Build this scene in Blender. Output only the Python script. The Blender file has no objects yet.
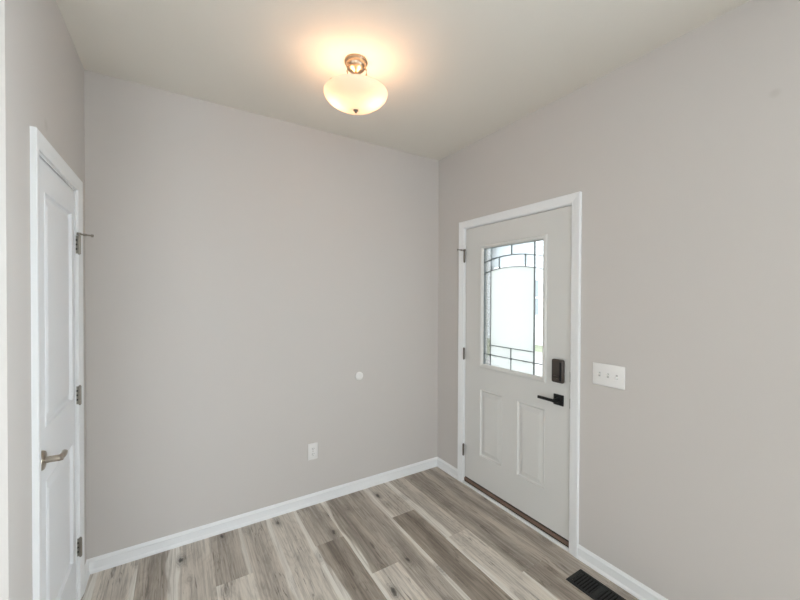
import bpy, bmesh, math, random
from mathutils import Vector, Matrix

S = bpy.context.scene
COL = S.collection
random.seed(7)

# ------------------------------------------------------------------ camera
CAM_H = 1.5237
YAW, PITCH, ROLL, FPX = 0.5565, -0.00999, -0.00407, 357.98


def cam_dir(X, Y, Z):
    cp, sp = math.cos(PITCH), math.sin(PITCH)
    y1, z1 = cp * Y - sp * Z, sp * Y + cp * Z
    c, s = math.cos(YAW), math.sin(YAW)
    return Vector((c * X + s * y1, -s * X + c * y1, z1))


cr, sr = math.cos(ROLL), math.sin(ROLL)
c_right = cam_dir(cr, 0, -sr)
c_up = cam_dir(sr, 0, cr)
c_fwd = cam_dir(0, 1, 0)
cam = bpy.data.cameras.new('camera')
cam.sensor_width = 36
cam.lens = 36 * FPX / 800
cam.clip_start = 0.02
camo = bpy.data.objects.new('camera', cam)
COL.objects.link(camo)
m = Matrix((c_right, c_up, -c_fwd)).transposed().to_4x4()
m.translation = Vector((0, 0, CAM_H))
camo.matrix_world = m
S.camera = camo

# ------------------------------------------------------------------ view, sky, daylight
S.view_settings.view_transform = 'Standard'
S.view_settings.look = 'None'
S.view_settings.exposure = 0.12
S.view_settings.gamma = 1.0
S.view_settings.use_curve_mapping = False

w = bpy.data.worlds.new('overcast_sky')
S.world = w
w.use_nodes = True
bg = w.node_tree.nodes['Background']
bg.inputs[0].default_value = (0.90, 0.95, 1.0, 1)
bg.inputs[1].default_value = 3.7


def area(name, loc, direction, sx, sy, power, color):
    l = bpy.data.lights.new(name, 'AREA')
    l.shape = 'RECTANGLE'
    l.size, l.size_y = sx, sy
    l.energy = power
    l.color = color
    o = bpy.data.objects.new(name, l)
    COL.objects.link(o)
    o.location = loc
    o.rotation_euler = Vector(direction).to_track_quat('-Z', 'Y').to_euler()
    return o


# daylight entering by the rear and side windows behind the camera
DAY = (0.83, 0.92, 1.0)
area('daylight_rear_left', (-2.2, -4.82, 1.35), (0, 1, 0), 2.3, 1.9, 60, DAY)
area('daylight_rear_right', (0.7, -4.82, 1.35), (0, 1, 0), 2.1, 1.9, 14, DAY)
area('daylight_side', (-4.22, -1.7, 1.35), (1, 0, 0), 2.6, 1.9, 24, DAY)
area('added_fill_right', (2.22, -0.95, 1.35), (-1, 0, 0), 1.6, 1.9, 245, (0.80, 0.905, 1.0))  # added fill lamp to brighten the left wall; no such source known

# ------------------------------------------------------------------ materials
def lin(c):
    return tuple((x / 12.92 if x <= 0.04045 else ((x + 0.055) / 1.055) ** 2.4) for x in [v / 255 for v in c])


def mat(name, rgb, rough=0.5, metal=0.0, spec=0.5, bump=None, var=0.0):
    mt = bpy.data.materials.new(name)
    mt.use_nodes = True
    nt = mt.node_tree
    b = nt.nodes['Principled BSDF']
    col = lin(rgb)
    b.inputs['Base Color'].default_value = (*col, 1)
    b.inputs['Roughness'].default_value = rough
    b.inputs['Metallic'].default_value = metal
    b.inputs['Specular IOR Level'].default_value = spec
    tc = nt.nodes.new('ShaderNodeTexCoord')
    if bump:
        n = nt.nodes.new('ShaderNodeTexNoise')
        n.inputs['Scale'].default_value = bump[0]
        n.inputs['Detail'].default_value = 3
        nt.links.new(tc.outputs['Object'], n.inputs['Vector'])
        bp = nt.nodes.new('ShaderNodeBump')
        bp.inputs['Strength'].default_value = bump[1]
        bp.inputs['Distance'].default_value = bump[2]
        nt.links.new(n.outputs['Fac'], bp.inputs['Height'])
        nt.links.new(bp.outputs['Normal'], b.inputs['Normal'])
    if var:
        n = nt.nodes.new('ShaderNodeTexNoise')
        n.inputs['Scale'].default_value = 6
        n.inputs['Detail'].default_value = 5
        nt.links.new(tc.outputs['Object'], n.inputs['Vector'])
        rp = nt.nodes.new('ShaderNodeValToRGB')
        rp.color_ramp.elements[0].position = 0.3
        rp.color_ramp.elements[1].position = 0.7
        rp.color_ramp.elements[0].color = (*[x * (1 - var) for x in col], 1)
        rp.color_ramp.elements[1].color = (*[min(1, x * (1 + var)) for x in col], 1)
        nt.links.new(n.outputs['Fac'], rp.inputs['Fac'])
        nt.links.new(rp.outputs['Color'], b.inputs['Base Color'])
    return mt


M_WALL = mat('greige_wall_paint', (203, 197, 192), 0.7, spec=0.25, bump=(220, 0.15, 0.001))


def add_scuffs(mt, spots):
    nt = mt.node_tree
    b = nt.nodes['Principled BSDF']
    ge = nt.nodes.new('ShaderNodeTexCoord')
    col = tuple(b.inputs['Base Color'].default_value)
    last = None
    for p, r_ in spots:
        d = nt.nodes.new('ShaderNodeVectorMath')
        d.operation = 'DISTANCE'
        d.inputs[1].default_value = p
        nt.links.new(ge.outputs['Object'], d.inputs[0])
        mr = nt.nodes.new('ShaderNodeMapRange')
        mr.inputs['From Min'].default_value = r_ * 0.35
        mr.inputs['From Max'].default_value = r_
        mr.inputs['To Min'].default_value = 0.28
        mr.inputs['To Max'].default_value = 0.0
        nt.links.new(d.outputs['Value'], mr.inputs['Value'])
        mx = nt.nodes.new('ShaderNodeMix')
        mx.data_type = 'RGBA'
        mx.inputs[7].default_value = (col[0] * 0.72, col[1] * 0.70, col[2] * 0.66, 1)
        if last is None:
            mx.inputs[6].default_value = col
        else:
            nt.links.new(last, mx.inputs[6])
        nt.links.new(mr.outputs[0], mx.inputs[0])
        last = mx.outputs[2]
    nt.links.new(last, b.inputs['Base Color'])


add_scuffs(M_WALL, [((1.992, 0.424, 2.327), 0.022), ((-0.424, 1.881, 2.172), 0.030)])
M_CEIL = mat('ceiling_paint', (230, 225, 216), 0.85, spec=0.15, bump=(160, 0.25, 0.0015))
M_TRIM = mat('white_trim_paint', (236, 236, 236), 0.38, bump=(60, 0.05, 0.0005))
M_DOOR = mat('white_door_paint', (216, 214, 210), 0.42, bump=(50, 0.06, 0.0005))
M_CLOSET = mat('closet_door_paint', (237, 238, 240), 0.42, bump=(50, 0.06, 0.0005))
M_PLASTIC = mat('white_plastic', (234, 231, 228), 0.35)
M_SLOT = mat('dark_slot', (60, 58, 56), 0.6)
M_NICKEL = mat('satin_nickel', (176, 166, 154), 0.32, 1.0, bump=(300, 0.05, 0.0003))
M_PEWTER = mat('aged_pewter', (150, 144, 135), 0.42, 0.75, bump=(200, 0.1, 0.0003))
M_DARKPEWTER = mat('dark_pewter', (112, 105, 98), 0.42, 0.7, bump=(200, 0.1, 0.0003))
M_SCREW = mat('screw_steel', (70, 66, 60), 0.5, 0.8)
M_BRONZE = mat('oil_rubbed_bronze', (74, 66, 61), 0.38, 0.35, bump=(250, 0.1, 0.0003), var=0.2)
M_BLACK = mat('black_metal', (24, 24, 25), 0.4, 0.3, bump=(200, 0.08, 0.0003))
M_REG = mat('black_register_enamel', (30, 31, 31), 0.5, 0.2, bump=(120, 0.1, 0.0003))
M_PIT = mat('duct_interior', (12, 12, 12), 0.9)
M_SADDLE = mat('brown_threshold_metal', (134, 110, 97), 0.45, 0.3, bump=(80, 0.15, 0.0005), var=0.12)
M_SWEEP_SHADE = mat('dark_sweep_and_lip_shade', (48, 38, 34), 0.7)  # door sweep rubber; also the painted shade under the threshold lip
M_CAME = mat('lead_came', (112, 117, 118), 0.45, 0.6, bump=(150, 0.1, 0.0003))
M_BRASS = mat('brushed_warm_nickel', (196, 172, 146), 0.3, 1.0, bump=(180, 0.1, 0.0004))
M_SIDING = mat('white_vinyl_siding', (225, 228, 230), 0.6, var=0.03)
M_CONC = mat('pale_concrete', (190, 188, 184), 0.85, bump=(40, 0.3, 0.003), var=0.06)
M_GRASS = mat('lawn_green', (160, 165, 140), 0.95, bump=(90, 0.8, 0.02), var=0.25)
M_ROOF = mat('grey_shingle', (120, 120, 124), 0.9, bump=(30, 0.5, 0.01), var=0.2)
M_DARKGLASS = mat('dark_window_glass', (150, 160, 168), 0.08)


def thin_glass(name, tint, gloss, rough_mix=0.0, rough=0.2, bscale=60, bdist=0.002):
    """a thin pane: mostly clear, some of it scattered by obscure texture"""
    mt = bpy.data.materials.new(name)
    mt.use_nodes = True
    nt = mt.node_tree
    nt.nodes.remove(nt.nodes['Principled BSDF'])
    out = nt.nodes['Material Output']
    tr = nt.nodes.new('ShaderNodeBsdfTransparent')
    tr.inputs[0].default_value = (*tint, 1)
    gl = nt.nodes.new('ShaderNodeBsdfGlossy')
    gl.inputs['Roughness'].default_value = 0.05
    mx = nt.nodes.new('ShaderNodeMixShader')
    fr = nt.nodes.new('ShaderNodeFresnel')
    fr.inputs['IOR'].default_value = 1.45
    ml = nt.nodes.new('ShaderNodeMath')
    ml.operation = 'MULTIPLY'
    ml.inputs[1].default_value = gloss
    nt.links.new(fr.outputs[0], ml.inputs[0])
    last = tr
    if rough_mix:
        tl = nt.nodes.new('ShaderNodeBsdfTranslucent')
        tl.inputs[0].default_value = (*tint, 1)
        m2 = nt.nodes.new('ShaderNodeMixShader')
        m2.inputs[0].default_value = rough_mix
        tc = nt.nodes.new('ShaderNodeTexCoord')
        nz = nt.nodes.new('ShaderNodeTexNoise')
        nz.inputs['Scale'].default_value = bscale
        bp = nt.nodes.new('ShaderNodeBump')
        bp.inputs['Distance'].default_value = bdist
        nt.links.new(tc.outputs['Object'], nz.inputs['Vector'])
        nt.links.new(nz.outputs['Fac'], bp.inputs['Height'])
        nt.links.new(bp.outputs['Normal'], tl.inputs['Normal'])
        nt.links.new(tr.outputs[0], m2.inputs[1])
        nt.links.new(tl.outputs[0], m2.inputs[2])
        last = m2
    nt.links.new(ml.outputs[0], mx.inputs[0])
    nt.links.new(last.outputs[0], mx.inputs[1])
    nt.links.new(gl.outputs[0], mx.inputs[2])
    nt.links.new(mx.outputs[0], out.inputs[0])
    return mt


M_CLEAR = thin_glass('clear_window_glass', (0.97, 0.98, 0.98), 0.8)
M_BEVEL = thin_glass('bevelled_clear_glass', (0.93, 0.96, 0.98), 0.8, 0.35, bscale=30)
M_OBSCURE = thin_glass('obscure_textured_glass', (0.96, 0.97, 0.96), 0.6, 0.85, bscale=90)

# frosted bowl glass: light passes through and scatters
M_BOWL = bpy.data.materials.new('frosted_alabaster_glass')
M_BOWL.use_nodes = True
nt = M_BOWL.node_tree
nt.nodes.remove(nt.nodes['Principled BSDF'])
tl = nt.nodes.new('ShaderNodeBsdfTranslucent')
tl.inputs[0].default_value = (0.80, 0.74, 0.68, 1)
df = nt.nodes.new('ShaderNodeBsdfDiffuse')
df.inputs[0].default_value = (0.90, 0.86, 0.82, 1)
gl = nt.nodes.new('ShaderNodeBsdfGlossy')
gl.inputs['Roughness'].default_value = 0.25
m1 = nt.nodes.new('ShaderNodeMixShader'); m1.inputs[0].default_value = 0.35
m2 = nt.nodes.new('ShaderNodeMixShader'); m2.inputs[0].default_value = 0.05
nt.links.new(tl.outputs[0], m1.inputs[1]); nt.links.new(df.outputs[0], m1.inputs[2])
nt.links.new(m1.outputs[0], m2.inputs[1]); nt.links.new(gl.outputs[0], m2.inputs[2])
nt.links.new(m2.outputs[0], nt.nodes['Material Output'].inputs[0])

M_BULB = bpy.data.materials.new('lit_bulb')
M_BULB.use_nodes = True
b = M_BULB.node_tree.nodes['Principled BSDF']
b.inputs['Emission Color'].default_value = (1.0, 0.72, 0.45, 1)
b.inputs['Emission Strength'].default_value = 12


def plank_material():
    mt = bpy.data.materials.new('grey_oak_vinyl_plank')
    mt.use_nodes = True
    nt = mt.node_tree
    N, L = nt.nodes, nt.links
    b = N['Principled BSDF']

    def nd(t, **k):
        n = N.new(t)
        for a, v in k.items():
            setattr(n, a, v)
        return n

    def math_(op, a, bb=None, clamp=False):
        n = nd('ShaderNodeMath', operation=op, use_clamp=clamp)
        for i, v in enumerate((a, bb)):
            if v is None:
                continue
            if isinstance(v, (int, float)):
                n.inputs[i].default_value = v
            else:
                L.new(v, n.inputs[i])
        return n.outputs[0]

    def mix(f, a, bb):
        n = nd('ShaderNodeMix', data_type='RGBA')
        if isinstance(f, (int, float)):
            n.inputs[0].default_value = f
        else:
            L.new(f, n.inputs[0])
        for i, v in ((6, a), (7, bb)):
            if isinstance(v, tuple):
                n.inputs[i].default_value = (*v, 1)
            else:
                L.new(v, n.inputs[i])
        return n.outputs[2]

    def ramp(v, p0, p1):
        n = nd('ShaderNodeMapRange')
        n.interpolation_type = 'SMOOTHSTEP'
        L.new(v, n.inputs['Value'])
        n.inputs['From Min'].default_value = p0
        n.inputs['From Max'].default_value = p1
        return n.outputs['Result']

    at = nd('ShaderNodeAttribute', attribute_name='plank')   # r tone, g seed, b edge band
    sp = nd('ShaderNodeSeparateColor')
    L.new(at.outputs['Color'], sp.inputs[0])
    tone, seed, edge = sp.outputs[0], sp.outputs[1], sp.outputs[2]
    uv = nd('ShaderNodeUVMap', uv_map='UVMap')
    su = nd('ShaderNodeSeparateXYZ')
    L.new(uv.outputs[0], su.inputs[0])
    u, v = su.outputs[0], su.outputs[1]     # metres across and along a plank
    s50 = math_('MULTIPLY', seed, 47.0)

    def coords(sx, sy, off=0.0):
        c = nd('ShaderNodeCombineXYZ')
        L.new(math_('MULTIPLY', u, sx), c.inputs[0])
        L.new(math_('MULTIPLY', v, sy), c.inputs[1])
        L.new(math_('ADD', s50, off), c.inputs[2])
        return c.outputs[0]

    def noise(vec, scale, detail=4, rough=0.6, dist=0.0):
        n = nd('ShaderNodeTexNoise')
        L.new(vec, n.inputs['Vector'])
        n.inputs['Scale'].default_value = scale
        n.inputs['Detail'].default_value = detail
        n.inputs['Roughness'].default_value = rough
        n.inputs['Distortion'].default_value = dist
        return n.outputs['Fac']

    broad = noise(coords(9, 1.1), 1.0, 3, 0.55, 0.8)         # slow light and dark
    fine = noise(coords(88, 3.2, 3.0), 1.0, 4, 0.7)           # pore lines
    mid = noise(coords(48, 1.7, 9.0), 1.0, 5, 0.65, 1.5)     # grain bands
    warp = noise(coords(6, 1.5, 5.0), 1.0, 2, 0.5, 0.4)      # cathedral rings
    rings = math_('SINE', math_('MULTIPLY', warp, 95.0))
    rings = ramp(rings, 0.1, 1.0)
    vo = nd('ShaderNodeTexVoronoi', voronoi_dimensions='3D')
    wobk = noise(coords(30, 14, 31.0), 1.0, 2)
    cv = nd('ShaderNodeVectorMath', operation='ADD')
    cw2 = nd('ShaderNodeCombineXYZ')
    L.new(math_('MULTIPLY', wobk, 0.22), cw2.inputs[0])
    L.new(math_('MULTIPLY', wobk, 0.30), cw2.inputs[1])
    L.new(coords(9.0, 4.2, 1.5), cv.inputs[0])
    L.new(cw2.outputs[0], cv.inputs[1])
    L.new(cv.outputs[0], vo.inputs['Vector'])
    vo.inputs['Scale'].default_value = 1.0
    vo.inputs['Randomness'].default_value = 0.9
    vs = nd('ShaderNodeSeparateColor')
    L.new(vo.outputs['Color'], vs.inputs[0])
    pick = ramp(vs.outputs[0], 0.30, 0.36)
    kn = math_('MULTIPLY', pick, math_('SUBTRACT', 1.0, ramp(vo.outputs['Distance'], 0.04, 0.15)))
    kh = math_('MULTIPLY', pick, math_('SUBTRACT', 1.0, ramp(vo.outputs['Distance'], 0.06, 0.40)))
    kr = math_('MULTIPLY', kh, ramp(math_('SINE', math_('MULTIPLY', vo.outputs['Distance'], 90.0)), 0.0, 1.0))
    streak = ramp(noise(coords(58, 5.0, 21.0), 1.0, 4, 0.6, 1.6), 0.54, 0.64)
    patch = ramp(noise(coords(14, 2.8, 27.0), 1.0, 3, 0.55, 0.5), 0.46, 0.62)

    light = (0.86, 0.79, 0.705)
    midc = (0.47, 0.398, 0.330)
    dark = (0.150, 0.124, 0.103)
    base = mix(tone, light, midc)
    f1 = math_('ADD', math_('MULTIPLY', ramp(broad, 0.35, 0.7), 0.30), math_('MULTIPLY', ramp(mid, 0.42, 0.60), 0.42))
    cwob = math_('MULTIPLY', math_('SUBTRACT', noise(coords(1.0, 2.1, 41.0), 1.0, 3), 0.5), 0.16)
    cdis = math_('ABSOLUTE', math_('ADD', math_('SUBTRACT', u, 0.088), cwob))
    core = math_('SUBTRACT', 1.0, ramp(cdis, 0.010, 0.072))
    f1 = math_('ADD', math_('MULTIPLY', f1, 0.85), math_('MULTIPLY', core, 0.42))
    f1 = math_('MULTIPLY', f1, math_('ADD', math_('MULTIPLY', tone, 0.78), 0.20), True)
    c = mix(f1, base, dark)
    c = mix(math_('MULTIPLY', rings, math_('MULTIPLY', ramp(broad, 0.35, 0.6), 0.13)), c, dark)
    c = mix(math_('MULTIPLY', ramp(fine, 0.46, 0.60), 0.30), c, dark)
    c = mix(math_('MULTIPLY', math_('MULTIPLY', streak, math_('ADD', math_('MULTIPLY', patch, 0.75), math_('MULTIPLY', core, 0.25))), 0.72), c, (0.120, 0.098, 0.080))
    # sapwood along one edge
    wob = math_('MULTIPLY', math_('SUBTRACT', noise(coords(2.0, 1.7, 13.0), 1.0, 2), 0.5), 0.10)
    e1 = math_('ABSOLUTE', math_('SUBTRACT', math_('ADD', u, wob), math_('MULTIPLY', edge, 0.1805)))
    sap = math_('SUBTRACT', 1.0, ramp(e1, 0.018, 0.030))
    c = mix(math_('MULTIPLY', math_('MULTIPLY', sap, math_('ADD', 0.35, ramp(mid, 0.7, 0.35))), 0.78), c, (0.84, 0.80, 0.74))
    c = mix(math_('MULTIPLY', kh, 0.42), c, (0.17, 0.14, 0.115))
    c = mix(math_('MULTIPLY', kr, 0.35), c, (0.12, 0.10, 0.085))
    c = mix(math_('MULTIPLY', kn, 0.85), c, (0.045, 0.037, 0.032))
    L.new(c, b.inputs['Base Color'])
    b.inputs['Roughness'].default_value = 0.5
    b.inputs['Specular IOR Level'].default_value = 0.35
    bp = nd('ShaderNodeBump')
    bp.inputs['Strength'].default_value = 0.25
    bp.inputs['Distance'].default_value = 0.0008
    L.new(fine, bp.inputs['Height'])
    L.new(bp.outputs['Normal'], b.inputs['Normal'])
    return mt


M_FLOOR = plank_material()

# ------------------------------------------------------------------ helpers
def link(name, bm, material, parent=None, smooth=False, loc=None):
    me = bpy.data.meshes.new(name)
    bm.normal_update()
    bm.to_mesh(me)
    bm.free()
    me.materials.append(material)
    if smooth:
        me.polygons.foreach_set('use_smooth', [True] * len(me.polygons))
        try:
            me.set_sharp_from_angle(angle=math.radians(35))
        except Exception:
            pass
    o = bpy.data.objects.new(name, me)
    COL.objects.link(o)
    if loc:
        o.location = loc
    if parent is not None:
        o.parent = parent
    return o


def tag(o, label, cat, kind=None, group=None):
    o['label'] = label
    o['category'] = cat
    if kind:
        o['kind'] = kind
    if group:
        o['group'] = group
    return o


def empty(name, loc):
    o = bpy.data.objects.new(name, None)
    o.empty_display_size = 0.1
    COL.objects.link(o)
    o.location = loc
    return o


def box(bm, lo, hi, bevel=0.0, seg=2):
    r = bmesh.ops.create_cube(bm, size=1.0)
    vs = r['verts']
    for v in vs:
        for i in range(3):
            v.co[i] = (lo[i] + hi[i]) / 2 + v.co[i] * (hi[i] - lo[i])
    if bevel:
        es = list({e for v in vs for e in v.link_edges})
        bmesh.ops.bevel(bm, geom=es, offset=bevel, segments=seg, profile=0.5, affect='EDGES')
    return bm


def lathe(bm, prof, axis_m=None, seg=48, cap=False):
    """prof: list of (r, z); revolve round Z then transform by axis_m"""
    axis_m = axis_m or Matrix.Identity(4)
    rings = []
    for r, z in prof:
        if r < 1e-6:
            rings.append([bm.verts.new(axis_m @ Vector((0, 0, z)))])
        else:
            rings.append([bm.verts.new(axis_m @ Vector((r * math.cos(2 * math.pi * k / seg), r * math.sin(2 * math.pi * k / seg), z))) for k in range(seg)])
    for a, b_ in zip(rings, rings[1:]):
        for k in range(seg):
            k2 = (k + 1) % seg
            if len(a) == 1 and len(b_) == 1:
                continue
            if len(a) == 1:
                bm.faces.new((a[0], b_[k2], b_[k]))
            elif len(b_) == 1:
                bm.faces.new((a[k], a[k2], b_[0]))
            else:
                bm.faces.new((a[k], a[k2], b_[k2], b_[k]))
    return bm


def tube(bm, pts, radii, seg=12, flat=1.0, up=Vector((0, 0, 1))):
    pts = [Vector(p) for p in pts]
    if not isinstance(radii, (list, tuple)):
        radii = [radii] * len(pts)
    rings = []
    for i, p in enumerate(pts):
        t = (pts[min(i + 1, len(pts) - 1)] - pts[max(i - 1, 0)]).normalized()
        a = t.cross(up)
        if a.length < 1e-4:
            a = t.cross(Vector((1, 0, 0)))
        a.normalize()
        b_ = a.cross(t).normalized()
        rings.append([bm.verts.new(p + radii[i] * (math.cos(2 * math.pi * k / seg) * a + flat * math.sin(2 * math.pi * k / seg) * b_)) for k in range(seg)])
    for r0, r1 in zip(rings, rings[1:]):
        for k in range(seg):
            k2 = (k + 1) % seg
            bm.faces.new((r0[k], r0[k2], r1[k2], r1[k]))
    bm.faces.new(list(reversed(rings[0])))
    bm.faces.new(rings[-1])
    bmesh.ops.recalc_face_normals(bm, faces=bm.faces[:])
    return bm


def extrude_profile(bm, prof, p0, p1, out, miter0=0.0, miter1=0.0):
    """prof: (o, z) closed; o along the unit vector out; swept from p0 to p1 with mitred ends"""
    p0, p1, out = Vector(p0), Vector(p1), Vector(out)
    d = (p1 - p0).normalized()
    a = [bm.verts.new(p0 + out * o + Vector((0, 0, z)) + d * (o * miter0)) for o, z in prof]
    c = [bm.verts.new(p1 + out * o + Vector((0, 0, z)) - d * (o * miter1)) for o, z in prof]
    n = len(prof)
    for i in range(n):
        j = (i + 1) % n
        bm.faces.new((a[i], a[j], c[j], c[i]))
    bm.faces.new(a)
    bm.faces.new(list(reversed(c)))
    bmesh.ops.recalc_face_normals(bm, faces=bm.faces[:])
    return bm


AX_PX = Matrix.Rotation(math.radians(90), 4, 'Y')     # local z -> +x
AX_NX = Matrix.Rotation(math.radians(-90), 4, 'Y')    # local z -> -x
AX_NY = Matrix.Rotation(math.radians(90), 4, 'X')     # local z -> -y

# ------------------------------------------------------------------ room measures
H = 2.74
XR, XL, YB = 1.992, -0.424, 2.552
YREAR, XFAR, YRET = -4.6, -4.0, 1.497
WT = 0.14
# front door slab and opening
DY0, DY1, DZ0, DZ1 = 1.277, 2.195, 0.058, 2.070
OY0, OY1, OZ1 = 1.245, 2.231, 2.106
# closet door slab and opening
CY0, CY1, CZ1 = 1.765, 2.335, 2.030
QY0, QY1, QZ1 = 1.737, 2.363, 2.058

# ------------------------------------------------------------------ floor: planks in one mesh
PW = 0.1805
X0 = -0.371
# per strip k: list of joints and tones top to bottom (tone 0 light, 1 mid-dark), edge band side
strips = {
    0: ([0.95], [0.2, 0.4], [1.0, 1.0]),
    1: ([1.45], [0.62, 0.5], [1.0, 0.0]),
    2: ([1.20], [0.22, 0.6], [0.0, 0.0]),
    3: ([2.085, 0.865], [0.50, 0.04, 0.5], [1.0, 0.0, 1.0]),
    4: ([1.62], [0.34, 0.20], [1.0, 1.0]),
    5: ([1.30], [0.12, 0.5], [1.0, 0.0]),
    6: ([2.105, 0.885], [0.5, 0.85, 0.4], [-0.8, 0.0, 1.0]),
    7: ([1.735, 0.515], [0.72, 0.12, 0.5], [0.0, 0.0, 1.0]),
    8: ([1.05], [0.55, 0.4], [1.0, 0.0]),
    9: ([2.106, 0.886], [0.30, 1.0, 0.5], [0.0, -0.8, 1.0]),
    10: ([1.75, 0.53], [0.36, 0.12, 0.6], [0.1, 0.0, 1.0]),
    11: ([1.31], [0.66, 0.85], [1.8, 0.0]),
    12: ([1.02], [0.58, 0.6], [1.8, 0.0]),
}
bm = bmesh.new()
cl = bm.loops.layers.float_color.new('plank')
uvl = bm.loops.layers.uv.new('UVMap')
rnd = random.Random(11)


def add_plank(xa, xb, ya, yb, tone, edge):
    xa, xb = max(xa, XFAR), min(xb, XR + WT * 0.1)
    if xb - xa < 0.004:
        return
    g = 0.0009
    seed = rnd.random()
    uoff = 0.0
    pts = [(xa, ya, -g), (xb, ya, -g), (xb, yb, -g), (xa, yb, -g)]
    ins = [(xa + g, ya + g, 0), (xb - g, ya + g, 0), (xb - g, yb - g, 0), (xa + g, yb - g, 0)]
    A = [bm.verts.new(p) for p in pts]
    B = [bm.verts.new(p) for p in ins]
    fs = [bm.faces.new(B)] + [bm.faces.new((A[i], A[(i + 1) % 4], B[(i + 1) % 4], B[i])) for i in range(4)]
    for f in fs:
        for l in f.loops:
            l[cl] = (tone, seed, edge, 1)
            l[uvl].uv = (l.vert.co.x - xa + uoff, l.vert.co.y)


for k in range(-21, 14):
    xa, xb = X0 + PW * k, X0 + PW * (k + 1)
    top = YB + 0.01 if xb > XL - 0.2 else YRET + 0.05
    if k in strips:
        js, ts, es = strips[k]
    else:
        js, ts, es = [rnd.uniform(-0.2, 1.0)], [rnd.random(), rnd.random()], [rnd.choice((0.0, 1.0, 1.8)), 0.0]
    ys = [top] + list(js)
    y = ys[-1]
    ts, es = list(ts), list(es)
    while y > YREAR:
        y = y - 1.22
        ys.append(max(y, YREAR))
        if len(ts) < len(ys) - 1:
            ts.append(rnd.choice((0.2, 0.45, 0.6, 0.85)))
            es.append(rnd.choice((0.0, 1.0, 1.8)))
    for i in range(len(ys) - 1):
        if ys[i] - ys[i + 1] > 0.01:
            add_plank(xa, xb, ys[i + 1], ys[i], ts[i], es[i])
bmesh.ops.recalc_face_normals(bm, faces=bm.faces[:])
for f in bm.faces:
    if f.normal.z < 0:
        f.normal_flip()
tag(link('floor', bm, M_FLOOR), 'grey oak plank floor with knots and pale streaks', 'floor', 'structure')

# ------------------------------------------------------------------ ceiling and walls
bm = bmesh.new()
box(bm, (XFAR - WT, YREAR - WT, H), (XR + WT, YB + WT, H + 0.12))
tag(link('ceiling', bm, M_CEIL), 'plain pale ceiling above the entry with the lit bowl lamp', 'ceiling', 'structure')


def wall(name, label, pieces, bevel=None):
    bm = bmesh.new()
    for lo, hi in pieces:
        box(bm, lo, hi)
    return tag(link(name, bm, M_WALL), label, 'wall', 'structure')


wall('wall_back', 'greige back wall with the outlet and the small round plate',
     [((XL - WT, YB, 0), (XR + WT, YB + WT, H))])
wall('wall_right', 'greige right wall around the front door and light switches',
     [((XR, OY1, 0), (XR + WT, YB, H)), ((XR, -0.15, 0), (XR + WT, OY0, H)), ((XR, YREAR, 0), (XR + WT, -1.75, H)), ((XR, -1.75, 0), (XR + WT, -0.15, 0.4)), ((XR, -1.75, 2.3), (XR + WT, -0.15, H)), ((XR, OY0, OZ1), (XR + WT, OY1, H))])
wall('wall_left', 'greige left wall around the closet door',
     [((XL - WT, QY1, 0), (XL, YB, H)), ((XL - WT, YRET + WT, 0), (XL, QY0, H)), ((XL - WT, QY0, QZ1), (XL, QY1, H))])
wall('wall_return', 'brightly lit wall end at the far left edge of the photo',
     [((XFAR, YRET, 0), (XL, YRET + WT, H))])
# the open room behind the camera
wx = [(-3.35, -1.05), (-0.35, 1.75)]
wz = (0.4, 2.3)
wall('wall_rear', 'greige wall with two windows behind the camera',
     [((XFAR, YREAR - WT, 0), (wx[0][0], YREAR, H)), ((wx[0][1], YREAR - WT, 0), (wx[1][0], YREAR, H)),
      ((wx[1][1], YREAR - WT, 0), (XR, YREAR, H))]
     + [((a, YREAR - WT, 0), (b_, YREAR, wz[0])) for a, b_ in wx]
     + [((a, YREAR - WT, wz[1]), (b_, YREAR, H)) for a, b_ in wx])
wy = (-3.0, -0.4)
wall('wall_far_left', 'greige wall with a window in the room to the left',
     [((XFAR - WT, YREAR, 0), (XFAR, wy[0], H)), ((XFAR - WT, wy[1], 0), (XFAR, YRET + WT, H)),
      ((XFAR - WT, wy[0], 0), (XFAR, wy[1], wz[0])), ((XFAR - WT, wy[0], wz[1]), (XFAR, wy[1], H))])
# closet walls behind the closet door
bm = bmesh.new()
box(bm, (-1.24, YRET + WT, 0), (-1.20, YB + WT, H))
box(bm, (-1.20, YB, 0), (XL - WT, YB + WT, H))
tag(link('wall_closet', bm, M_WALL), 'closet walls hidden behind the closet door', 'wall', 'structure')
bm = bmesh.new()
box(bm, (-1.2, YRET + WT, -0.02), (XL - WT, YB, 0.0))
tag(link('floor_closet', bm, M_CONC), 'closet floor hidden behind the closet door', 'floor', 'structure')


def room_window(name, a, b_, axis):
    """frame with mullion and a pane, in the plane y=YREAR or x=XFAR"""
    def P(t, d, z):
        return (t, YREAR - WT + d, z) if axis == 'y' else ((XFAR - WT + d, t, z) if axis == 'x' else (XR + 0.02 + d, t, z))
    bm = bmesh.new()
    fw = 0.05
    mid = (a + b_) / 2
    for t0, t1, z0, z1 in ((a, a + fw, *wz), (b_ - fw, b_, *wz), (mid - fw / 2, mid + fw / 2, *wz),
                           (a, b_, wz[0], wz[0] + fw), (a, b_, wz[1] - fw, wz[1])):
        box(bm, P(t0, 0.03, z0), P(t1, 0.08, z1))
    f = tag(link(name, bm, M_TRIM), 'unseen white framed two pane window behind the camera', 'window', 'structure')
    bm = bmesh.new()
    box(bm, P(a + fw, 0.05, wz[0] + fw), P(b_ - fw, 0.056, wz[1] - fw))
    link('glass_pane', bm, M_CLEAR, f)


room_window('window_1', *wx[0], 'y')
room_window('window_2', *wx[1], 'y')
room_window('window_3', *wy, 'x')
room_window('added_window', -1.75, -0.15, 'r')  # unseen window added to go with the fill lamp on the right

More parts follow.
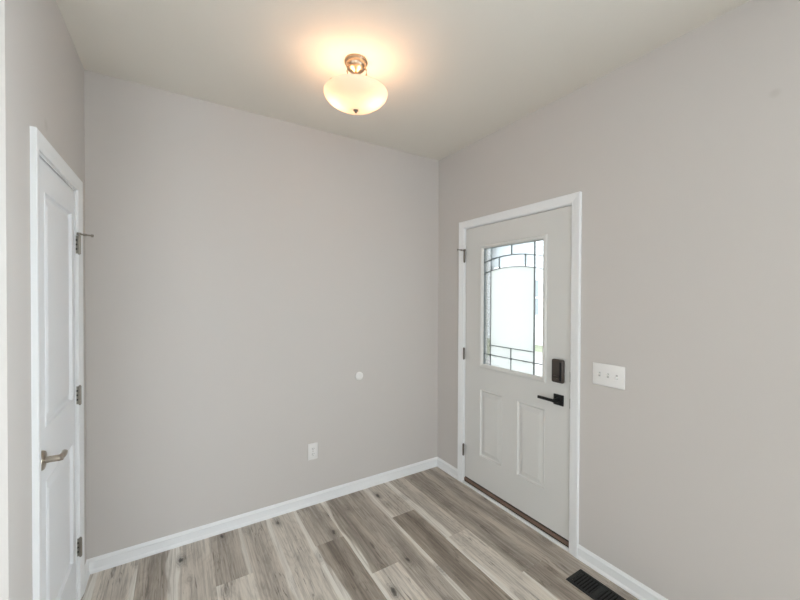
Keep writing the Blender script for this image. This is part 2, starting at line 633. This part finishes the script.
# ------------------------------------------------------------------ baseboards
BP = [(0, 0.0), (0.0175, 0.0), (0.0170, 0.010), (0.0110, 0.020), (0.0105, 0.056), (0.0125, 0.060), (0.0115, 0.065),
      (0.0085, 0.068), (0.0055, 0.074), (0.003, 0.0785), (0, 0.0785)]


def baseboard(name, label, p0, p1, out, m0=0.0, m1=0.0):
    bm = bmesh.new()
    extrude_profile(bm, BP, p0, p1, out, m0, m1)
    return tag(link(name, bm, M_TRIM), label, 'baseboard', 'structure')


baseboard('baseboard_back', 'white baseboard along the foot of the back wall', (XL, YB, 0), (XR, YB, 0), (0, -1, 0), 1, 1)
baseboard('baseboard_right', 'short white baseboard between back corner and front door', (XR, YB, 0), (XR, 2.267, 0), (-1, 0, 0), 1, 0)
baseboard('baseboard_right.001', 'white baseboard beside the black floor register', (XR, 1.2105, 0), (XR, YREAR, 0), (-1, 0, 0), 0, 0)
baseboard('baseboard_left', 'tiny white baseboard between closet door and back corner', (XL, YB, 0), (XL, 2.402, 0), (1, 0, 0), 1, 0)
baseboard('baseboard_left.001', 'white baseboard on the wall end left of the closet door', (XL, 1.6995, 0), (XL, YRET, 0), (1, 0, 0), 0, -1)
baseboard('baseboard_return', 'white baseboard on the wall at the far left edge', (XL, YRET, 0), (XFAR, YRET, 0), (0, -1, 0), -1, 0)

# ------------------------------------------------------------------ casings
def casing(name, label, xw, out, y0, y1, ztop, width):
    """mitred casing round an opening; profile stepped: thick outer edge, thin inner edge"""
    prof = [(0.0, 0.0), (0.0, 0.0095), (0.006, 0.0115), (0.018, 0.0125), (0.030, 0.0150), (0.044, 0.0170),
            (width - 0.004, 0.0180), (width, 0.0160), (width, 0.0)]   # (distance from opening, thickness)
    bm = bmesh.new()
    path = lambda d: [(y0 - d, 0.0), (y0 - d, ztop + d), (y1 + d, ztop + d), (y1 + d, 0.0)]
    rings = []
    for d, t in prof:
        rings.append([bm.verts.new((xw + out * t, y, z)) for y, z in path(d)])
    for r0, r1 in zip(rings, rings[1:]):
        for i in range(3):
            bm.faces.new((r0[i], r0[i + 1], r1[i + 1], r1[i]))
    for i in (0, 3):
        bm.faces.new([r[i] for r in rings])
    bmesh.ops.recalc_face_normals(bm, faces=bm.faces[:])
    return tag(link(name, bm, M_TRIM), label, 'door casing', 'structure')


casing('trim_1', 'white casing around the front door', XR, -1, 1.267, 2.205, 2.079, 0.056)
casing('trim_2', 'white casing around the closet door on the left wall', XL, 1, 1.757, 2.344, 2.040, 0.057)


def jamb(name, label, x0, x1, oy0, oy1, ozt, iy0, iy1, izt, stop):
    bm = bmesh.new()
    box(bm, (x0, oy0, 0), (x1, iy0, ozt))
    box(bm, (x0, iy1, 0), (x1, oy1, ozt))
    box(bm, (x0, iy0, izt), (x1, iy1, ozt))
    s0, s1 = stop
    box(bm, (s0, iy0, 0), (s1, iy0 + 0.012, izt))
    box(bm, (s0, iy1 - 0.012, 0), (s1, iy1, izt))
    box(bm, (s0, iy0 + 0.012, izt - 0.012), (s1, iy1 - 0.012, izt))
    return tag(link(name, bm, M_TRIM), label, 'door frame', 'structure')


jamb('trim_3', 'white frame lining the front door opening', XR, XR + WT, OY0, OY1, OZ1, 1.2735, 2.1985, 2.0735, (XR + 0.052, XR + 0.066))
jamb('trim_4', 'white frame lining the closet door opening', XL - WT, XL, QY0, QY1, QZ1, 1.7615, 2.3385, 2.0335, (XL - 0.060, XL - 0.045))

# ------------------------------------------------------------------ door leaves with moulded panels
def leaf_face(bm, x, out, y0, y1, z0, z1, panels, holes=()):
    """front skin in plane x: flat field split round rectangular moulded panels"""
    allr = list(panels) + list(holes)
    ys = sorted({y0, y1, *[p[0] for p in allr], *[p[1] for p in allr]})
    zs = sorted({z0, z1, *[p[2] for p in allr], *[p[3] for p in allr]})
    for i in range(len(ys) - 1):
        for j in range(len(zs) - 1):
            cy, cz = (ys[i] + ys[i + 1]) / 2, (zs[j] + zs[j + 1]) / 2
            if any(p[0] < cy < p[1] and p[2] < cz < p[3] for p in allr):
                continue
            bm.faces.new([bm.verts.new((x, a, b_)) for a, b_ in ((ys[i], zs[j]), (ys[i + 1], zs[j]), (ys[i + 1], zs[j + 1]), (ys[i], zs[j + 1]))])
    for p in panels:
        prof = [(0, 0), (0.003, 0.0025), (0.009, -0.008), (0.016, -0.0105), (0.022, -0.0095), (0.046, -0.0015), (0.050, -0.001)]
        rings = []
        for d, h in prof:
            rings.append([bm.verts.new((x + out * h, a, b_)) for a, b_ in ((p[0] + d, p[2] + d), (p[1] - d, p[2] + d), (p[1] - d, p[3] - d), (p[0] + d, p[3] - d))])
        for r0, r1 in zip(rings, rings[1:]):
            for i in range(4):
                bm.faces.new((r0[i], r0[(i + 1) % 4], r1[(i + 1) % 4], r1[i]))
        bm.faces.new(rings[-1])


def leaf(name, x_in, x_out, y0, y1, z0, z1, panels, holes, material):
    bm = bmesh.new()
    sgn = -1 if x_in < x_out else 1
    leaf_face(bm, x_in, sgn, y0, y1, z0, z1, panels, holes)
    leaf_face(bm, x_out, -sgn, y0, y1, z0, z1, panels, holes)
    def q(*pts):
        bm.faces.new([bm.verts.new(p) for p in pts])
    q((x_in, y0, z0), (x_out, y0, z0), (x_out, y0, z1), (x_in, y0, z1))
    q((x_in, y1, z0), (x_out, y1, z0), (x_out, y1, z1), (x_in, y1, z1))
    q((x_in, y0, z0), (x_in, y1, z0), (x_out, y1, z0), (x_out, y0, z0))
    q((x_in, y0, z1), (x_in, y1, z1), (x_out, y1, z1), (x_out, y0, z1))
    for h in holes:
        q((x_in, h[0], h[2]), (x_out, h[0], h[2]), (x_out, h[0], h[3]), (x_in, h[0], h[3]))
        q((x_in, h[1], h[2]), (x_out, h[1], h[2]), (x_out, h[1], h[3]), (x_in, h[1], h[3]))
        q((x_in, h[0], h[2]), (x_in, h[1], h[2]), (x_out, h[1], h[2]), (x_out, h[0], h[2]))
        q((x_in, h[0], h[3]), (x_in, h[1], h[3]), (x_out, h[1], h[3]), (x_out, h[0], h[3]))
    bmesh.ops.remove_doubles(bm, verts=bm.verts[:], dist=1e-5)
    bmesh.ops.recalc_face_normals(bm, faces=bm.faces[:])
    return link(name, bm, material)


FX = 1.997                       # inner face of the front door
GL = (1.450, 2.018, 0.998, 1.908)    # hole cut in the leaf for the glazed insert
door = leaf('door_1', FX, FX + 0.044, DY0, DY1, DZ0, DZ1,
            [(1.803, 2.026, 0.288, 0.806), (1.447, 1.670, 0.288, 0.806)], [GL], M_DOOR)
tag(door, 'white front door with leaded glass window and black handle', 'door', 'structure')

# glazed insert frame, both sides
bm = bmesh.new()
oy0, oy1, oz0, oz1 = 1.440, 2.032, 0.976, 1.924
prof = [(0.0, 0.0), (0.002, 0.008), (0.008, 0.0125), (0.016, 0.0125), (0.022, 0.009), (0.027, 0.004), (0.030, -0.006), (0.030, -0.022)]
for x, sg in ((FX, -1), (FX + 0.044, 1)):
    rings = []
    for d, h in prof:
        rings.append([bm.verts.new((x + sg * h, a, b_)) for a, b_ in ((oy0 + d, oz0 + d), (oy1 - d, oz0 + d), (oy1 - d, oz1 - d), (oy0 + d, oz1 - d))])
    for r0, r1 in zip(rings, rings[1:]):
        for i in range(4):
            bm.faces.new((r0[i], r0[(i + 1) % 4], r1[(i + 1) % 4], r1[i]))
bmesh.ops.recalc_face_normals(bm, faces=bm.faces[:])
link('glazing_frame', bm, M_DOOR, door, smooth=True)

gy0, gy1, gz0, gz1 = 1.466, 2.004, 1.002, 1.898
GX = FX + 0.016
V1, V2, ZH1, ZH2 = 1.932, 1.546, 1.158, 1.085


def arc_z(y, zc, drop):
    t = (y - 1.738) / 0.262
    return zc - drop * t * t


# glass pieces: clear border panes and the obscure centre
bm = bmesh.new()
box(bm, (GX, gy0, gz0), (GX + 0.004, gy1, gz1))
link('glass_pane', bm, M_CLEAR, door)
bm = bmesh.new()
n = 24
loY = [V2 + (V1 - V2) * i / n for i in range(n + 1)]
front = []
for xx in (GX - 0.003, GX - 0.0005):
    bot = [bm.verts.new((xx, y, gz0)) for y in loY]
    tp = [bm.verts.new((xx, y, arc_z(y, 1.738, 0.034))) for y in loY]
    for i in range(n):
        bm.faces.new((bot[i], bot[i + 1], tp[i + 1], tp[i]))
    front.append((bot, tp))
for g in (0, 1):
    for i in range(n):
        bm.faces.new((front[0][g][i], front[0][g][i + 1], front[1][g][i + 1], front[1][g][i]))
for i in (0, n):
    bm.faces.new((front[0][0][i], front[0][1][i], front[1][1][i], front[1][0][i]))
bmesh.ops.recalc_face_normals(bm, faces=bm.faces[:])
o = link('obscure_glass', bm, M_OBSCURE, door)
o['label'] = 'pale textured centre glass'
bm = bmesh.new()
box(bm, (GX - 0.003, V2 + 0.002, 1.745), (GX - 0.0005, V1 - 0.002, gz1))
o = link('bevelled_glass', bm, M_BEVEL, door)

# lead came
bm = bmesh.new()
cw = 0.0022
cx0, cx1 = GX - 0.006, GX + 0.007


def came_line(p, q, wd=cw):
    (ya, za), (yb, zb) = p, q
    d = Vector((yb - ya, zb - za)).normalized()
    nn = Vector((-d.y, d.x)) * wd
    pts = [(ya + nn.x, za + nn.y), (ya - nn.x, za - nn.y), (yb - nn.x, zb - nn.y), (yb + nn.x, zb + nn.y)]
    A = [bm.verts.new((cx0, a, b_)) for a, b_ in pts]
    B = [bm.verts.new((cx1, a, b_)) for a, b_ in pts]
    bm.faces.new(A)
    bm.faces.new(list(reversed(B)))
    for i in range(4):
        bm.faces.new((A[i], B[i], B[(i + 1) % 4], A[(i + 1) % 4]))


came_line((V1, gz0), (V1, gz1))
came_line((V2, gz0), (V2, gz1))
came_line((gy0, ZH2), (gy1, ZH2))
came_line((V2, ZH1), (V1, ZH1))
came_line((1.738, gz0), (1.738, ZH1))
came_line((gy0 + 0.002, gz0), (gy0 + 0.002, gz1))
came_line((gy1 - 0.002, gz0), (gy1 - 0.002, gz1), 0.005)
came_line((gy0, gz1 - 0.002), (gy1, gz1 - 0.002), 0.004)
for zc in (1.822, 1.738):
    for i in range(20):
        a = gy0 + (gy1 - gy0) * i / 20
        c = gy0 + (gy1 - gy0) * (i + 1) / 20
        came_line((a, arc_z(a, zc, 0.034)), (c, arc_z(c, zc, 0.034)))
came_line((1.738, arc_z(1.738, 1.822, 0.034)), (1.738, gz1))
for yy in (1.852, 1.620):
    came_line((yy, arc_z(yy, 1.738, 0.034)), (yy, arc_z(yy, 1.822, 0.034)))
bmesh.ops.recalc_face_normals(bm, faces=bm.faces[:])
link('lead_came', bm, M_CAME, door)
for yy in (V1, 1.738, V2):
    bm = bmesh.new()
    lathe(bm, [(0, -0.010), (0.006, -0.008), (0.011, 0.0), (0.006, 0.004), (0, 0.005)], Matrix.Translation((GX - 0.003, yy, ZH2)) @ AX_PX, seg=4)
    link('glass_jewel', bm, M_BEVEL, door)

# deadbolt with turn piece
bm = bmesh.new()
box(bm, (FX - 0.028, 1.308, 0.998), (FX, 1.388, 1.142), 0.011, 3)
dead = link('deadbolt', bm, M_BRONZE, door, smooth=True)
bm = bmesh.new()
box(bm, (FX - 0.031, 1.316, 1.012), (FX - 0.026, 1.330, 1.128), 0.002, 2)
link('ridge', bm, M_BLACK, dead)
bm = bmesh.new()
box(bm, (FX - 0.040, 1.336, 1.030), (FX - 0.026, 1.368, 1.042), 0.003, 2)
link('thumb_turn', bm, M_BRONZE, dead, smooth=True)

# lever handle on a square rose
bm = bmesh.new()
box(bm, (FX - 0.010, 1.316, 0.858), (FX, 1.382, 0.924), 0.002, 2)
hd = link('door_handle', bm, M_BLACK, door, smooth=True)
bm = bmesh.new()
lathe(bm, [(0.0, 0), (0.013, 0), (0.013, 0.045), (0.011, 0.050), (0.0, 0.050)], Matrix.Translation((FX - 0.008, 1.349, 0.892)) @ AX_NX, seg=24)
box(bm, (FX - 0.060, 1.338, 0.883), (FX - 0.047, 1.462, 0.901), 0.003, 2)
link('lever', bm, M_BLACK, hd, smooth=True)

# latch plates on the meeting edge
for zc in (1.045, 0.885):
    bm = bmesh.new()
    box(bm, (FX - 0.003, DY0 - 0.0030, zc - 0.03), (FX + 0.030, DY0 + 0.0006, zc + 0.03))
    link('latch_plate', bm, M_PEWTER, door)


def hinge(parent, x, y, zc, out, material, leaf_w=0.0, stop=False, stop_dir=1, big=1.0):
    """barrel of five knuckles with finials; leaf_w shows the leaf on the frame"""
    bm = bmesh.new()
    hh = 0.045
    r = 0.0065 * big
    prof = [(0, -hh - 0.005), (0.004, -hh - 0.004), (0.005, -hh)]
    for k in range(5):
        z0, z1 = -hh + k * 0.018, -hh + (k + 1) * 0.018
        prof += [(r * 0.78, z0), (r, z0 + 0.001), (r, z1 - 0.001), (r * 0.78, z1)]
    prof += [(0.005, hh), (0.004, hh + 0.004), (0, hh + 0.005)]
    lathe(bm, prof, Matrix.Translation((x, y, zc)), seg=16)
    h = link('hinge', bm, material, parent, smooth=True)
    bm = bmesh.new()
    if leaf_w:
        box(bm, (min(x, x + out * 0.004), y - 0.001, zc - 0.044), (max(x, x + out * 0.004), y, zc + 0.044))
        box(bm, (x - leaf_w, y - 0.0015, zc - 0.044), (x + leaf_w * 0.25, y + 0.0015, zc + 0.044))
    else:
        box(bm, (min(x, x - out * 0.010), y - 0.0012, zc - 0.044), (max(x, x - out * 0.010), y + 0.0012, zc + 0.044))
    link('hinge_leaf', bm, material, h)
    if leaf_w:
        for dz in (-0.022, 0.0, 0.022):
            bm = bmesh.new()
            lathe(bm, [(0.0052, 0.0), (0.0048, 0.0012), (0.0, 0.0012)], Matrix.Translation((x - leaf_w * 0.45, y - 0.0015, zc + dz)) @ AX_NY, seg=12)
            link('screw', bm, M_SCREW, h)
    if stop:
        bm = bmesh.new()
        z = zc + hh + 0.006
        lathe(bm, [(0.0, 0.008), (0.009, 0.008), (0.0095, 0.0), (0.0095, -0.004), (0.0, -0.004)], Matrix.Translation((x, y, z)), seg=16)
        a = Vector((x, y, z + 0.001))
        d = Vector(stop_dir).normalized()
        tube(bm, [a, a + d * 0.02, a + d * 0.055], [0.0042, 0.0042, 0.0042], 10)
        tube(bm, [a + d * 0.018, a + d * 0.030], [0.0065, 0.0065], 12)
        tube(bm, [a + d * 0.052, a + d * 0.058], [0.008, 0.007], 12)
        # short arm resting on the door
        e = Vector((0, -1 if d.y >= 0 else 1, -0.1)).normalized()
        tube(bm, [a, a + Vector((out * 0.006, e.y * 0.022, 0))], [0.003, 0.003], 8)
        link('hinge_pin_stop', bm, material, h, smooth=True)
    return h


for zc, st in ((1.848, True), (1.062, False), (0.280, False)):
    hinge(door, XR - 0.016, 2.191, zc, -1, M_DARKPEWTER, 0.0, st, (-0.75, 0.66, 0.10), 1.15)

# threshold
bm = bmesh.new()
box(bm, (XR + 0.001, 1.2735, 0.024), (XR + WT, 2.1985, 0.046), 0.003, 2)
thr = tag(link('trim_5', bm, M_SADDLE), 'brown metal threshold under the front door', 'threshold', 'structure')
bm = bmesh.new()
box(bm, (XR + 0.006, 1.2735, 0.0), (XR + WT - 0.002, 2.1985, 0.024))
link('threshold_lip_shade', bm, M_SWEEP_SHADE, thr)  # dark colour paints in the shade under the saddle lip
bm = bmesh.new()
box(bm, (FX + 0.004, DY0, 0.046), (FX + 0.040, DY1, DZ0 + 0.001))
link('door_sweep', bm, M_SWEEP_SHADE, door)
bm = bmesh.new()
box(bm, (XR - 0.012, 1.2705, 0.0), (XR + 0.001, 2.2055, 0.018), 0.001, 1)
tag(link('trim_6', bm, M_TRIM), 'thin white strip on the floor before the threshold', 'trim', 'structure')

# ------------------------------------------------------------------ closet door
KX = XL - 0.004
cd = leaf('door_2', KX, KX - 0.035, CY0, CY1, 0.010, CZ1,
          [(1.868, 2.275, 1.018, 1.915), (1.868, 2.275, 0.232, 0.812)], [], M_CLOSET)
tag(cd, 'white two panel closet door with nickel lever on the left', 'door', 'structure')
bm = bmesh.new()
hy, hz = 1.812, 0.913
lathe(bm, [(0, 0), (0.036, 0), (0.036, 0.005), (0.033, 0.010), (0.020, 0.012), (0.014, 0.014), (0, 0.014)], Matrix.Translation((KX, hy, hz)) @ AX_PX, seg=40)
rose = link('door_handle', bm, M_NICKEL, cd, smooth=True)
bm = bmesh.new()
lathe(bm, [(0, 0), (0.0125, 0), (0.0115, 0.020), (0.0115, 0.046), (0.010, 0.050), (0, 0.051)], Matrix.Translation((KX + 0.012, hy, hz)) @ AX_PX, seg=28)
tube(bm, [(KX + 0.050, hy - 0.010, hz), (KX + 0.056, hy + 0.012, hz + 0.001), (KX + 0.057, hy + 0.035, hz + 0.000), (KX + 0.054, hy + 0.060, hz - 0.001), (KX + 0.048, hy + 0.080, hz - 0.005)],
     [0.0105, 0.0112, 0.0098, 0.0092, 0.0075], 14, flat=0.9)
link('lever', bm, M_NICKEL, rose, smooth=True)
for zc, st in ((1.773, True), (1.028, False), (0.270, False)):
    hinge(cd, XL + 0.0125, 2.342, zc, 1, M_PEWTER, 0.024, st, (0.80, 0.55, 0.0), 1.0)

# ------------------------------------------------------------------ electrical plates
sw = empty('light_switch_plate', (XR, 1.050, 1.098))
tag(sw, 'white three gang light switch plate right of the front door', 'light switch')
bm = bmesh.new()
box(bm, (-0.0065, -0.086, -0.0605), (0, 0.086, 0.0605), 0.004, 3)
link('plate', bm, M_PLASTIC, sw, smooth=True)
for yy, up in ((0.046, 1), (0.0, 1), (-0.046, -1)):
    bm = bmesh.new()
    box(bm, (-0.0075, yy - 0.005, -0.012), (-0.006, yy + 0.005, 0.012))
    slot = link('toggle_slot', bm, mat('switch_slot_grey', (188, 186, 182), 0.5) if yy == 0.046 else bpy.data.materials['switch_slot_grey'], sw)
    bm = bmesh.new()
    tube(bm, [(-0.006, yy, 0.0), (-0.020, yy, 0.010 * up)], [0.0048, 0.0036], 10)
    link('toggle', bm, M_PLASTIC, slot, smooth=True)
    for dz in (-0.030, 0.030):
        bm = bmesh.new()
        lathe(bm, [(0.003, 0), (0.0026, 0.001), (0, 0.001)], Matrix.Translation((-0.0065, yy, dz)) @ AX_NX, seg=12)
        link('screw', bm, M_PLASTIC, sw)

ou = empty('electrical_outlet', (0.840, YB, 0.389))
tag(ou, 'white electrical outlet low on the back wall', 'outlet')
bm = bmesh.new()
box(bm, (-0.037, -0.0065, -0.0605), (0.037, 0, 0.0605), 0.004, 3)
link('plate', bm, M_PLASTIC, ou, smooth=True)
for dz in (0.0195, -0.0195):
    bm = bmesh.new()
    lathe(bm, [(0.0, 0.0), (0.0172, 0.0), (0.0168, 0.002), (0, 0.002)], Matrix.Translation((0, -0.0065, dz)) @ AX_NY @ Matrix.Diagonal((1, 0.84, 1, 1)), seg=28)
    rc = link('receptacle', bm, M_PLASTIC, ou, smooth=True)
    bm = bmesh.new()
    for dx, hh in ((-0.0062, 0.0045), (0.0062, 0.0036)):
        box(bm, (dx - 0.0012, -0.0092, dz + 0.002 - hh), (dx + 0.0012, -0.0084, dz + 0.002 + hh))
    lathe(bm, [(0.0024, 0), (0.0024, 0.0006), (0, 0.0006)], Matrix.Translation((0, -0.0085, dz - 0.008)) @ AX_NY, seg=12)
    link('slots', bm, M_SLOT, rc)
bm = bmesh.new()
lathe(bm, [(0.003, 0), (0.0026, 0.001), (0, 0.001)], Matrix.Translation((0, -0.0065, 0)) @ AX_NY, seg=12)
link('screw', bm, M_NICKEL, ou)

bm = bmesh.new()
lathe(bm, [(0.0, 0.0), (0.033, 0.0), (0.033, 0.003), (0.031, 0.006), (0.026, 0.0075), (0.014, 0.0065), (0.0, 0.006)], AX_NY, seg=48)
pl = link('wall_bumper', bm, M_PLASTIC, smooth=True, loc=(1.212, YB, 0.897))
tag(pl, 'small round white disc on the back wall above the outlet', 'wall bumper')

# ------------------------------------------------------------------ floor register
rg = empty('floor_register', (1.845, 0.966, 0.0))
tag(rg, 'black slotted floor register beside the right baseboard', 'floor vent')
hw, hl = 0.0685, 0.185
bm = bmesh.new()
rim = 0.016
for lo, hi in (((-hw, -hl, 0), (-hw + rim, hl, 0.005)), ((hw - rim, -hl, 0), (hw, hl, 0.005)),
               ((-hw + rim, -hl, 0), (hw - rim, -hl + 0.020, 0.005)), ((-hw + rim, hl - 0.020, 0), (hw - rim, hl, 0.005))):
    box(bm, lo, hi, 0.0012, 1)
link('rim', bm, M_REG, rg)
bm = bmesh.new()
box(bm, (-hw + rim, -hl + 0.02, 0.0003), (hw - rim, hl - 0.02, 0.0009))
link('duct_opening', bm, M_PIT, rg)
ny = 21
span = 2 * (hl - 0.020)
for i in range(ny):
    yy = -hl + 0.020 + span * (i + 0.5) / ny
    wide = 0.0105 if i in (7, 13) else 0.0036
    bm = bmesh.new()
    box(bm, (-hw + rim, yy - wide, 0.0012), (hw - rim, yy + wide, 0.0042), 0.0006, 1)
    link('slat', bm, M_REG, rg)

# ------------------------------------------------------------------ ceiling lamp
LX, LY = 0.788, 1.708
lamp = empty('ceiling_lamp', (LX, LY, H))
tag(lamp, 'lit semi flush ceiling lamp with frosted glass bowl', 'ceiling lamp')
bm = bmesh.new()
lathe(bm, [(0, 0), (0.059, 0), (0.060, -0.008), (0.056, -0.014), (0.052, -0.017), (0.052, -0.026), (0.046, -0.038), (0.034, -0.048), (0.018, -0.054), (0.012, -0.060), (0.0, -0.062)], seg=48)
link('canopy', bm, M_BRASS, lamp, smooth=True)
bm = bmesh.new()
lathe(bm, [(0, -0.044), (0.006, -0.046), (0.006, -0.125), (0.013, -0.130), (0.015, -0.142), (0.010, -0.150), (0.006, -0.154), (0.006, -0.249), (0.0, -0.249)], seg=24)
stem = link('stem', bm, M_BRASS, lamp, smooth=True)
for k in range(3):
    a = math.radians(75 + 120 * k)
    bm = bmesh.new()
    ca, sa = math.cos(a), math.sin(a)
    P = [(0.046, -0.030), (0.056, -0.052), (0.058, -0.075), (0.050, -0.098), (0.034, -0.118), (0.010, -0.132)]
    tube(bm, [(r * ca, r * sa, z) for r, z in P], 0.0036, 10)
    link('scroll_arm', bm, M_BRASS, lamp, smooth=True)
    bm = bmesh.new()
    P = [(0.012, -0.142), (0.060, -0.147), (0.120, -0.152), (0.155, -0.156), (0.1625, -0.166)]
    tube(bm, [(r * ca, r * sa, z) for r, z in P], 0.003, 8)
    link('bowl_arm', bm, M_BRASS, lamp, smooth=True)
# bowl with a flared lip
outer = [(0.164, -0.165), (0.1635, -0.171), (0.159, -0.182), (0.147, -0.196), (0.127, -0.211), (0.101, -0.225), (0.073, -0.2375), (0.045, -0.2455), (0.022, -0.250), (0.0075, -0.2515)]
inner = [(max(r - 0.003, 0.0075), z + 0.004) for r, z in outer]
prof = [(0.161, -0.163)] + outer + list(reversed(inner[1:])) + [(0.161, -0.163)]
bm = bmesh.new()
lathe(bm, prof, seg=72)
bmesh.ops.remove_doubles(bm, verts=bm.verts[:], dist=1e-5)
bmesh.ops.recalc_face_normals(bm, faces=bm.faces[:])
link('glass_bowl', bm, M_BOWL, lamp, smooth=True)
bm = bmesh.new()
lathe(bm, [(0, -0.267), (0.005, -0.2655), (0.008, -0.261), (0.006, -0.257), (0.013, -0.2545), (0.0135, -0.2515), (0, -0.2505)], seg=24)
link('finial', bm, M_PEWTER, lamp, smooth=True)
for k, a in enumerate((YAW * -1.0 + 0.0, YAW * -1.0 + math.pi)):
    ca, sa = math.cos(a), math.sin(a)
    bm = bmesh.new()
    tube(bm, [(0.010 * ca, 0.010 * sa, -0.185), (0.045 * ca, 0.045 * sa, -0.185)], [0.012, 0.013], 16)
    sk = link('lamp_socket', bm, M_PLASTIC, lamp, smooth=True)
    bm = bmesh.new()
    ax = Matrix.Translation((0.045 * ca, 0.045 * sa, -0.185)) @ Matrix.Rotation(a, 4, 'Z') @ AX_PX
    lathe(bm, [(0.011, 0.0), (0.013, 0.010), (0.019, 0.022), (0.021, 0.034), (0.017, 0.046), (0.008, 0.053), (0, 0.054)], ax, seg=20)
    link('bulb', bm, M_BULB, sk, smooth=True)
    l = bpy.data.lights.new('bulb_light', 'POINT')
    l.energy = 2.8
    l.color = (1.0, 0.60, 0.36)
    l.shadow_soft_size = 0.032
    lo = bpy.data.objects.new('bulb_light', l)
    COL.objects.link(lo)
    lo.parent = lamp
    lo.location = (0.082 * ca, 0.082 * sa, -0.186)

# ------------------------------------------------------------------ outside the front door
bm = bmesh.new()
box(bm, (XR + WT, -30, -0.35), (45, 45, -0.20))
tag(link('ground', bm, M_GRASS), 'pale lawn seen through the door glass', 'lawn', 'structure')
bm = bmesh.new()
box(bm, (XR + WT, 0.2, -0.2), (3.9, 4.4, -0.02), 0.01, 1)
tag(link('porch_slab', bm, M_CONC), 'concrete porch slab outside the front door', 'porch', 'structure')
bm = bmesh.new()
box(bm, (3.9, 1.2, -0.2), (9.5, 7.4, -0.185))
tag(link('driveway', bm, M_CONC), 'concrete driveway beyond the porch', 'driveway', 'structure')

hs = empty('neighboring_house', (11.0, 10.0, -0.2))
tag(hs, 'white sided house faintly seen through the front door glass', 'house')
bm = bmesh.new()
hz0, hz1 = 0.0, 5.4
nb = 40
for i in range(nb):
    z0 = hz0 + (hz1 - hz0) * i / nb
    z1 = hz0 + (hz1 - hz0) * (i + 1) / nb
    vs = [bm.verts.new(p) for p in ((-0.03, -5, z0), (-0.03, 6, z0), (0.0, 6, z1), (0.0, -5, z1))]
    bm.faces.new(vs)
    vs = [bm.verts.new(p) for p in ((-0.03, -5, z0), (-0.03, 6, z0), (0.0, 6, z0), (0.0, -5, z0))]
    bm.faces.new(vs)
box(bm, (0.0, -5, 0), (7, 6, hz1))
bmesh.ops.recalc_face_normals(bm, faces=bm.faces[:])
link('siding', bm, M_SIDING, hs)
bm = bmesh.new()
vs = [(-0.4, -5.3, hz1), (7.4, -5.3, hz1), (7.4, 6.3, hz1), (-0.4, 6.3, hz1), (3.5, -5.3, hz1 + 2), (3.5, 6.3, hz1 + 2)]
v = [bm.verts.new(p) for p in vs]
for f in ((0, 3, 5, 4), (1, 4, 5, 2), (0, 4, 1), (3, 2, 5), (0, 1, 2, 3)):
    bm.faces.new([v[i] for i in f])
bmesh.ops.recalc_face_normals(bm, faces=bm.faces[:])
link('roof', bm, M_ROOF, hs)
for yy in (-3.6, -1.3):
    bm = bmesh.new()
    for lo, hi in (((-0.07, yy - 0.55, 1.0), (-0.01, yy - 0.47, 2.4)), ((-0.07, yy + 0.47, 1.0), (-0.01, yy + 0.55, 2.4)),
                   ((-0.07, yy - 0.47, 1.0), (-0.01, yy + 0.47, 1.08)), ((-0.07, yy - 0.47, 2.32), (-0.01, yy + 0.47, 2.4)),
                   ((-0.07, yy - 0.47, 1.67), (-0.01, yy + 0.47, 1.73))):
        box(bm, lo, hi)
    wf = link('window', bm, M_TRIM, hs)
    bm = bmesh.new()
    box(bm, (-0.05, yy - 0.47, 1.08), (-0.04, yy + 0.47, 2.32))
    link('pane', bm, M_DARKGLASS, wf)
